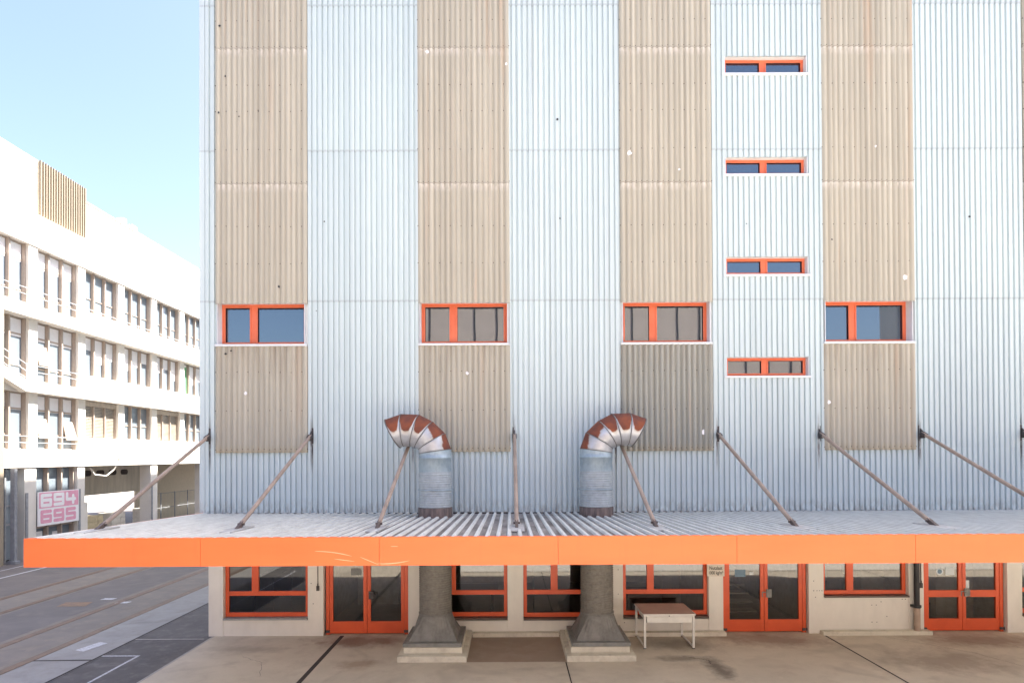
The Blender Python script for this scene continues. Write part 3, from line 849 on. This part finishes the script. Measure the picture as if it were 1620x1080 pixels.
b = MB(); b.tube((0,-hd-.001,.755),(0,-hd+.015,.755),.012,n=10); b.build('lock', M['iron'], T)

# ------------------------------------------------------------------ load sign, downpipe
def text(s, size, mat, parent, loc, rot, name='lettering', off=0.0, sx=1.0, ext=.001, align='CENTER'):
    cu = bpy.data.curves.new('t', 'FONT'); cu.body = s; cu.size = size; cu.align_x = align; cu.extrude = ext; cu.offset = off
    to = bpy.data.objects.new('t', cu); COL.objects.link(to)
    dg = bpy.context.evaluated_depsgraph_get(); dg.update()
    me = bpy.data.meshes.new_from_object(to.evaluated_get(dg)); bpy.data.objects.remove(to)
    me.materials.clear(); me.materials.append(mat)
    o = bpy.data.objects.new(name, me); COL.objects.link(o); o.parent = parent
    o.location = loc; o.rotation_euler = rot; o.scale = (sx, 1, 1); return o
S = empty('load_sign', (12.30,-.03,1.43), 'small cream sign reading Nutzlast 1000 kg/m² on the pier beside the second double door', 'sign')
b = MB(); b.box(-.215, .215, -.008, .016, 0, .48); b.build('sign_board', M['sign_face'], S, bevel=.003)
text('Nutzlast', .118, M['ink'], S, (0,-.0095,.165), (PI/2,0,0), off=.002, sx=.80)
text('1000 kg/m²', .112, M['ink'], S, (0,-.0095,.050), (PI/2,0,0), off=.002, sx=.72)
DP = empty('downpipe', (17.19,-.12,0), 'black rainwater downpipe in a beige steel guard beside the third double door', 'downpipe')
b = MB(); b.tube((0,0,.62),(0,0,2.72),.062,n=20); b.tube((0,0,.71),(0,0,.66),.085,n=20); b.build('pipe', M['black'], DP)
b = MB(); b.lathe([(.068,.0),(.072,.02),(.072,.655),(.058,.66)], 0, 0, 24); b.build('guard', M['pole'], DP)
b = MB(); b.box(-.10,.10,-.02,.10,.66,.72); b.build('bracket', M['black'], DP)

# ------------------------------------------------------------------ office building on the left
OB = empty('office_building', (-13.65,11,0), 'white four storey office building with bands of windows and thin balcony rails', 'office building')
OL = (13.65,-11,0)
def ob(mb, name, m, parent=OB, **k): return mb.build(name, m, parent, OL if parent is OB else (0,0,0), **k)
FX = -13.65; YA, YB = 2.0, 36.0
# slab / parapet bands
def band(z0, z1, y0=YA, y1=YB, x=FX):
    b = MB(); b.box(x-.75, x, y0, y1, z0, z1); b.box(-20, x-.751, y0+.01, y1-.01, z0+.01, z0+.30); return ob(b, 'floor_band', M['lwhite'])
band(4.0, 4.78); band(7.3, 7.80, 10.95); band(10.57, 11.12)
b = MB(); b.box(-19.9, FX-.36, YA, 10.94, 7.3, 7.8); ob(b, 'floor_band', M['lwhite'])
b = MB(); n = 0
# the balcony band that climbs at its left end
b.add([(FX,10.95,7.3),(FX,10.95,7.8),(FX,7.0,9.4),(FX,7.0,8.9),(FX-.32,10.95,7.3),(FX-.32,10.95,7.8),(FX-.32,7.0,9.4),(FX-.32,7.0,8.9)],
      [(0,1,2,3),(7,6,5,4),(0,3,7,4),(1,5,6,2),(2,6,7,3),(0,4,5,1)])
ob(b, 'stair_flank', M['lwhite'])
b = MB(); b.box(-20, FX-.30, YA, YB, 13.88, 15.35); ob(b, 'parapet', M['lwhite'])
b = MB(); b.box(-20, FX-.85, YA, 15.5, 15.35, 18.13); b.box(-20, FX-.85, 15.501, YB, 15.35, 17.5); b.box(-20, FX-.80, 15.51, YB, 17.5, 17.56); ob(b, 'roof_storey', M['lwhite'])
b = MB(); b.box(-19.9, FX-2.2, YA+.02, YB-.02, 4.31, 15.3); ob(b, 'core', M['backwall'])
b = MB(); b.box(FX-.85, FX-.80, 12.6, 15.49, 15.42, 18.12); lo = ob(b, 'louvre_screen', M['louvre_back'])
b = MB()
for i in range(19):
    y = 12.63+i*.158; b.box(FX-.799, FX-.70, y, y+.05, 15.6, 18.15)
b.build('slat', M['slat'], lo)
b = MB(); b.box(FX-1.6,FX-1.2,19.2,19.5,17.5,18.15); b.box(FX-1.7,FX-1.1,19.8,20.3,17.5,18.0); ob(b, 'roof_vent', M['lrail'])
b = MB(); b.box(FX-.005,FX+.04,16.8,17.2,15.9,15.93); b.box(FX-.01,FX+.03,24.0,24.25,14.7,14.85); ob(b, 'wall_fitting', M['lfin'])
WX = FX-.34; DY = .45
# piers between windows
for zb, zt in ((4.78,7.3),(7.8,10.57),(11.12,13.88)):
    for i in range(-2, 8):
        y0 = 11.07+DY+3*i
        if y0 > YB: break
        b = MB(); b.box(WX-.42, WX-.02, y0, y0+.49, zb, zt); ob(b, 'wall_pier', M['lwhite'])
def owin(i, zb, zt, zb2, kind):
    y0 = 11.57+DY+3*i; y1 = y0+2.5
    b = MB()
    if zb2 > zb:
        q = MB(); q.box(WX-.30, WX-.03, y0, y1, zb, zb2); ob(q, 'spandrel', M['lwhite'])
    f = 2.5/3
    for j in range(1, 3):
        b.box(WX-.36, WX-.17, y0+f*j-.04, y0+f*j+.04, zb2, zt)
    b.box(WX-.36, WX-.15, y1-.04, y1, zb2, zt); b.box(WX-.36, WX-.20, y0, y0+.05, zb2, zt)
    b.box(WX-.36, WX-.28, y0+.05, y1-.04, zb2, zb2+.05); b.box(WX-.36, WX-.28, y0+.05, y1-.04, zt-.06, zt)
    if kind == 'tall': b.box(WX-.355, WX-.29, y0+.05, y1-.04, zt-.75, zt-.68); b.box(WX-.355, WX-.29, y0+.05, y1-.04, zb2+.62, zb2+.68)
    if kind == 'low': b.box(WX-.355, WX-.29, y0+.05, y1-.04, zb2+.75, zb2+.80)
    w_ = ob(b, 'window', M['lfin'])
    g = MB(); g.quad((WX-.33,y0+.03,zb2+.03),(WX-.33,y1-.02,zb2+.03),(WX-.33,y1-.02,zt-.03),(WX-.33,y0+.03,zt-.03)); g.build('pane', M['glass_left'], w_)
    if kind == 'blind':
        q = MB(); z = zt-.28
        q.box(WX-.32, WX-.14, y0+.05, y1-.05, zt-.26, zt-.02)
        while z > zb2+.06: q.box(WX-.30, WX-.245, y0+.06, y1-.06, z-.012, z+.028); z -= .075
        q.build('blind', M['blind'], w_)
    elif kind in ('half', 'tall') :
        q = MB()
        for j in range(3):
            hh = [.45,.3,.6][(i+j) % 3]*(zt-zb2) if kind == 'half' else .28*(zt-zb2)
            q.box(WX-.328, WX-.315, y0+f*j+.07, y0+f*(j+1)-.07, zt-.07-hh, zt-.07)
        q.build('blind', M['sign_white'], w_)
    if i == 4 and abs(zb2-8.55) < .1:
        q = MB(); q.box(WX-.32, WX-.30, y0+.1, y0+.75, zb2+.05, zt-.2); q.build('curtain', M['green_pane'], w_)
    return w_
for i in range(-2, 8):
    tall = i <= 0
    owin(i, 4.78, 7.29, 4.80 if tall else 5.42, 'tall' if tall else ('blind' if i in (1,3,5) else 'low'))
    owin(i, 7.8, 10.56, 7.82 if tall else 8.55, 'tall' if tall else 'half')
    owin(i, 11.12, 13.87, 11.14 if tall else 11.75, 'tall' if tall else 'low')
# slanting open sashes
for y, z in ((12.1,6.2),(13.75,6.15),(12.1,9.5)):
    b = MB(); b.bar((WX-.26,y+.4,z),(WX-.05,y+.4,z-.9),.72,.04); ob(b, 'open_sash', M['lfin'])
# railings
for z, y0 in ((5.35,YA),(8.45,10.9),(11.75,YA)):
    b = MB()
    for dz in (0,-.28): b.tube((FX+.06,y0,z+dz),(FX+.06,YB,z+dz),.014,n=6)
    y = y0+.1 if y0 > 5 else 9.5
    for y in (12.57,15.57,18.57,21.57,24.57,27.57,30.57): b.tube((FX+.05,y,z-1.1),(FX+.05,y,z+.05),.02,n=6)
    ob(b, 'railing', M['lrail'])
b = MB()
for dz in (0,-.3,-.6): b.tube((FX+.06,10.9,8.45+dz),(FX+.06,7.0,10.05+dz),.016,n=6)
b.tube((FX+.06,10.9,7.8),(FX+.06,10.9,8.5),.018,n=6); ob(b, 'railing', M['lrail'])
# ground floor of the office building
for y0, y1 in ((10.93,11.57),(14.07,14.55),(19.9,20.55),(25.9,26.5),(31.5,32.1),(5.0,5.6)):
    b = MB(); b.box(FX-.70, FX-.06, y0, y1, 0, 3.99); ob(b, 'column', M['lwhite'] if y0 != 10.93 else M['lwhite'])
    b = MB(); b.box(FX-.045, FX-.02, y0+.03, y0+.16, 0, 2.9); ob(b, 'rain_pipe', M['lgrey'])
b = MB()
b.box(-17.2, -16.9, 17.9, 18.3, 0, 3.99)
b.box(-20,-19.7,YA,14.2,0,3.99)
b.box(-20, FX-.7, 14.2, 14.3, 0, 3.99)
ob(b, 'hall_wall', M['backwall'])
b = MB(); b.box(-17.6, -17.4, 24.5, YB, 0, 3.99); ob(b, 'hall_wall', M['louvre_back'])
b = MB(); b.box(-17.26, -17.21, 14.3, 24.4, 2.22, 3.95)
hp = ob(b, 'hanging_panel_wall', M['backwall'])
def oblong(b, x, y, z, a, c, vert=False, dx=.004):
    N = 20; vs = []
    for i in range(N):
        t = 2*PI*i/N; cc, s_ = math.cos(t), math.sin(t)
        u = (a-c)*(1 if cc > 0 else -1)*(abs(cc) > 1e-6)+c*cc; w_ = c*s_
        vs.append((x, y+(w_ if vert else u), z+(u if vert else w_)))
    b.add(vs, [tuple(range(N))])
b = MB()
for i in range(7): oblong(b, -17.205, 16.3+1.1*i, 3.50, .36, .17)
b.build('oval_opening', M['dark_slot'], hp)
# sign bay glazing
b = MB()
for y in (11.60, 12.42, 13.24, 14.0): b.box(FX-.5, FX-.2, y-.04, y+.04, 0, 3.98)
b.box(FX-.45, FX-.25, 11.6, 14.05, 1.25, 1.36); b.box(FX-.45,FX-.25,11.6,14.05,.0,.12)
g_ = ob(b, 'shop_front', M['lfin'])
b = MB(); b.quad((FX-.40,11.6,.1),(FX-.40,14.05,.1),(FX-.40,14.05,3.95),(FX-.40,11.6,3.95)); b.build('pane', M['glass_left'], g_)
b = MB(); b.box(FX-.39,FX-.37,11.75,12.3,.75,1.1); b.build('poster', M['sign_white'], g_)
b = MB(); b.box(FX-.39,FX-.37,12.9,13.2,.8,1.0); b.build('poster', M['sign_white'], g_)
b = MB()
for y in (3.0, 5.8, 8.2, 9.6, 10.25): b.box(FX-.5, FX-.3, y-.04, y+.04, 0, 3.98)
b.box(FX-.47, FX-.33, 2.5, 10.9, 1.55, 1.65); b.box(FX-.47,FX-.33,2.5,10.9,2.35,2.42)
g_ = ob(b, 'shop_front', M['lgrey'])
b = MB(); b.quad((FX-.40,2.5,.1),(FX-.40,10.9,.1),(FX-.40,10.9,3.95),(FX-.40,2.5,3.95)); b.build('pane', M['glass_left'], g_)
# free standing bits in front
b = MB(); b.box(-13.95, -13.55, 8.9, 9.71, 0, 11.35)
tag(b.build('concrete_pier', M['pebble'], None, bevel=.02), 'rough pebbled concrete pier at the far left edge, in front of the office windows', 'pier')
b = MB(); b.box(-13.58, -13.40, 10.05, 10.20, 0, 3.95); b.box(-13.7,-13.3,9.98,10.27,0,.12)
tag(b.build('steel_post', M['lgrey'], None, bevel=.005), 'slim dark grey steel post under the first balcony, next to the pebbled pier', 'post')
NS_ = empty('number_sign', (FX+.02,11.58,1.38), 'pink and white board with the big numbers 694 and 695 between two columns', 'sign')
b = MB(); b.box(-.05, 0, 0, 2.46, 0, 1.52); b.build('board', M['sign_white'], NS_)
b = MB(); b.box(0, .006, .05, 2.42, .78, 1.48); b.build('pink_panel', M['pink'], NS_)
DIG = {'6': [((1,1),(0,1)),((0,1),(0,0)),((0,0),(1,0)),((1,0),(1,.52)),((1,.52),(0,.52))],
       '9': [((0,0),(1,0)),((1,0),(1,1)),((1,1),(0,1)),((0,1),(0,.48)),((0,.48),(1,.48))],
       '4': [((0,1),(0,.40)),((0,.40),(1,.40)),((.78,.75),(.78,0))],
       '5': [((1,1),(0,1)),((0,1),(0,.52)),((0,.52),(1,.52)),((1,.52),(1,0)),((1,0),(0,0))]}
def digits(txt, x, z0, h, mat):
    for i, ch in enumerate(txt):
        b = MB(); yy = .20+i*.745; r = .078; w0 = .50; hh = h-2*r
        for k, (p, q) in enumerate(DIG[ch]):
            A = Vector((yy+p[0]*w0, z0+r+p[1]*hh)); B = Vector((yy+q[0]*w0, z0+r+q[1]*hh)); d = (B-A).normalized(); nrm = Vector((-d.y, d.x)); vs = []
            for c, sg in ((B, 1), (A, -1)):
                for j in range(9):
                    t = -PI/2+PI*j/8; vs.append((x+.0007*k, *(c+sg*(d*math.cos(t)+nrm*math.sin(t))*r)))
            b.add([(v[0], v[1], v[2]) for v in vs], [tuple(range(18))])
        b.build('number', mat, NS_)
digits('694', .0085, .83, .60, M['sign_white'])
digits('695', .0035, .10, .60, M['pink'])

# goods under the office building
def pallet(x, y, n, rz, mat, label, hh=.30):
    Pq = empty('pallet_stack', (x,y,0), label, 'pallet', 'goods on pallets under the office building', rz)
    b = MB()
    for dy in (-.5,-.25,0,.25,.5): b.box(-.4,.4,dy-.05,dy+.05,.12,.144)
    for dx in (-.35,0,.35):
        b.box(dx-.05,dx+.05,-.6,.6,0,.02)
        for dy in (-.5,0,.5): b.box(dx-.05,dx+.05,dy-.07,dy+.07,.02,.12)
    b.build('pallet', M['pallet_wood'], Pq)
    for k in range(n):
        for j in range(3):
            b = MB(); o_ = random.uniform(-.01,.01)
            b.box(-.38+o_, .38+o_, -.58+.39*j, -.20+.39*j, .145+hh*k, .145+hh*(k+1)-.012); b.build('carton', mat, Pq, bevel=.008)
pallet(-15.0, 16.6, 4, 0, M['carton_tan'], 'tan cartons stacked on a pallet near the white slotted panel')
pallet(-15.1, 18.6, 4, 0, M['carton'], 'white cartons on a pallet just left of the free column')
pallet(-15.1, 21.6, 4, 0, M['carton'], 'pale cartons on a pallet right of the free column, before the fence')
b = MB(); b.box(-14.66,-14.6,14.8,16.0,0,2.1)
gt = tag(b.build('slotted_panel', M['lwhite'], None), 'white panel with upright oval slots beside the number board column', 'panel')
b = MB()
for y in (15.1, 15.65): oblong(b, -14.596, y, 1.45, .5, .13, True)
b.build('slot', M['dark_slot'], gt)
FN = empty('mesh_fence', (-15.6,22.5,0), 'grey wire fence at the back right under the office building', 'fence')
for k in range(6):
    b = MB(); b.tube((0,k*1.6,0),(0,k*1.6,2.1),.035,n=8); b.build('post', M['lgrey'], FN)
b = MB()
for z in (.15, 1.1, 2.05): b.tube((0,0,z),(0,8,z),.018,n=6)
y = .1
while y < 8: b.tube((0,y,.1),(0,y,2.05),.006,n=4); y += .16
b.build('wire_panel', M['lgrey'], FN)
# a hanging hose and a lamp under the balcony
b = MB()
pth = [(-13.9,15.2,3.9),(-13.9,15.5,3.55),(-13.85,16.3,3.45),(-13.8,16.8,3.75),(-13.6,17.0,4.3),(-13.55,16.9,4.75)]
for p_, q_ in zip(pth, pth[1:]): b.tube(p_, q_, .035, n=8)
tag(b.build('hanging_cable', M['lwhite'], None), 'loose pale cable looping down below the lowest balcony', 'cable')
PLT = empty('potted_plant', (-14.6,10.6,0), 'dark leafy potted plant behind the ground floor glass near the steel post', 'plant')
b = MB(); b.lathe([(.0,0),(.2,0),(.26,.45),(.22,.45),(.0,.40)], 0, 0, 16); b.build('pot', M['lgrey'], PLT)
b = MB()
for i in range(60):
    a = random.uniform(0, 2*PI); z = random.uniform(.5, 2.4); r = random.uniform(.05,.4)
    c = Vector((r*math.cos(a), r*math.sin(a), z)); d = Vector((math.cos(a),math.sin(a),random.uniform(-.4,.6)))*.14; e = Vector((-math.sin(a),math.cos(a),.2))*.045
    b.add([c-d, c+e, c+d, c-e], [(0,1,2,3)])
b.tube((0,0,.4),(.03,.02,2.2),.015,n=6)
b.build('foliage', M['leaf'], PLT)

# ------------------------------------------------------------------ hall across the yard (seen mirrored in the panes), blocks added for the light
OP = empty('yard_building', (14,-40,0), 'long beige panelled hall across the yard, mirrored in the upper windows', 'building')
b = MB(); b.box(-21.5, 21.5, -14, 0, 0, 18.6); b.build('wall', M['opp'], OP)
b = MB()
x = -20.5
while x < 21: b.box(x-.07, x+.07, .0, .05, 0, 18.5); x += 2.1
b.build('joint', M['dark_slot'], OP)
b = MB(); b.box(-21.7,21.7,-14.2,.15,18.6,18.9); b.build('roof', M['opp_white'], OP)
b = MB()
for i in range(9): b.box(-19.5+4.6*i, -17.0+4.6*i, .0, .08, .0, 3.6)
b.build('gate', M['opp_white'], OP)
OQ = empty('yard_building', (62,-28,0), 'tall white block added out of view far to the right, to bounce light onto the facade', 'building')  # unseen block added as a bright bounce surface for the right side
b = MB(); b.box(-14, 14, -22, 12, 0, 24); b.build('wall', M['opp_white'], OQ)
b = MB(); b.box(-14.2,14.2,-22.2,12.2,24,24.4); b.build('roof', M['trim'], OQ)


sheet('yard', -120, -26, -60, 120, .006, M['strip'])
b = MB(); b.box(-46.4, -46, -10, 110, 0, 5.5)
tag(b.build('yard_wall', M['lwhite'], None), 'long white wall in the sunlit yard glimpsed under the office building', 'wall')

sheet('bounce_slab', 3.2, 60, -30, -7.62, .016, M['bright_slab'])  # reflector slab added out of view, brightens the facade and canopy
OR = empty('yard_building', (-44,-22,0), 'dark brick block added out of view to the left, to hold sky light off the facade', 'building')  # unseen block added to dim the left end of the facade
b = MB(); b.box(-16, 15, -24, 0, 0, 21); b.build('wall', M['brick'], OR)
b = MB(); b.box(-16.2, 15.2, -24.2, .2, 21, 21.4); b.build('roof', M['trim'], OR)

# hairline cracks in the apron
def crack(pts, wd):
    b = MB(); P_ = [Vector((x, y, .0135)) for x, y in pts]; fine = []
    for p, q in zip(P_, P_[1:]):
        for i in range(8):
            fine.append(p.lerp(q, i/8)+Vector((random.uniform(-.02,.02), random.uniform(-.02,.02), 0)))
    fine.append(P_[-1])
    for i, (p, q) in enumerate(zip(fine, fine[1:])):
        n = (q-p).cross(Vector((0,0,1))).normalized(); w0 = wd*(.5+.5*((i*7) % 5)/4)
        b.quad(p-n*w0, q-n*wd*.7, q+n*wd*.7, p+n*w0)
    struct(b.build('crack', M['joint']))
crack([(16.2,-.25),(16.9,-.9),(17.5,-1.5),(17.9,-2.4),(18.3,-3.6)], .006)
crack([(17.4,-.3),(18.1,-.8),(18.9,-1.2)], .005)
crack([(11.0,-1.6),(11.25,-1.75),(11.5,-1.9),(11.45,-2.1)], .009)
crack([(1.3,-1.5),(1.9,-1.9),(2.2,-2.7)], .004)
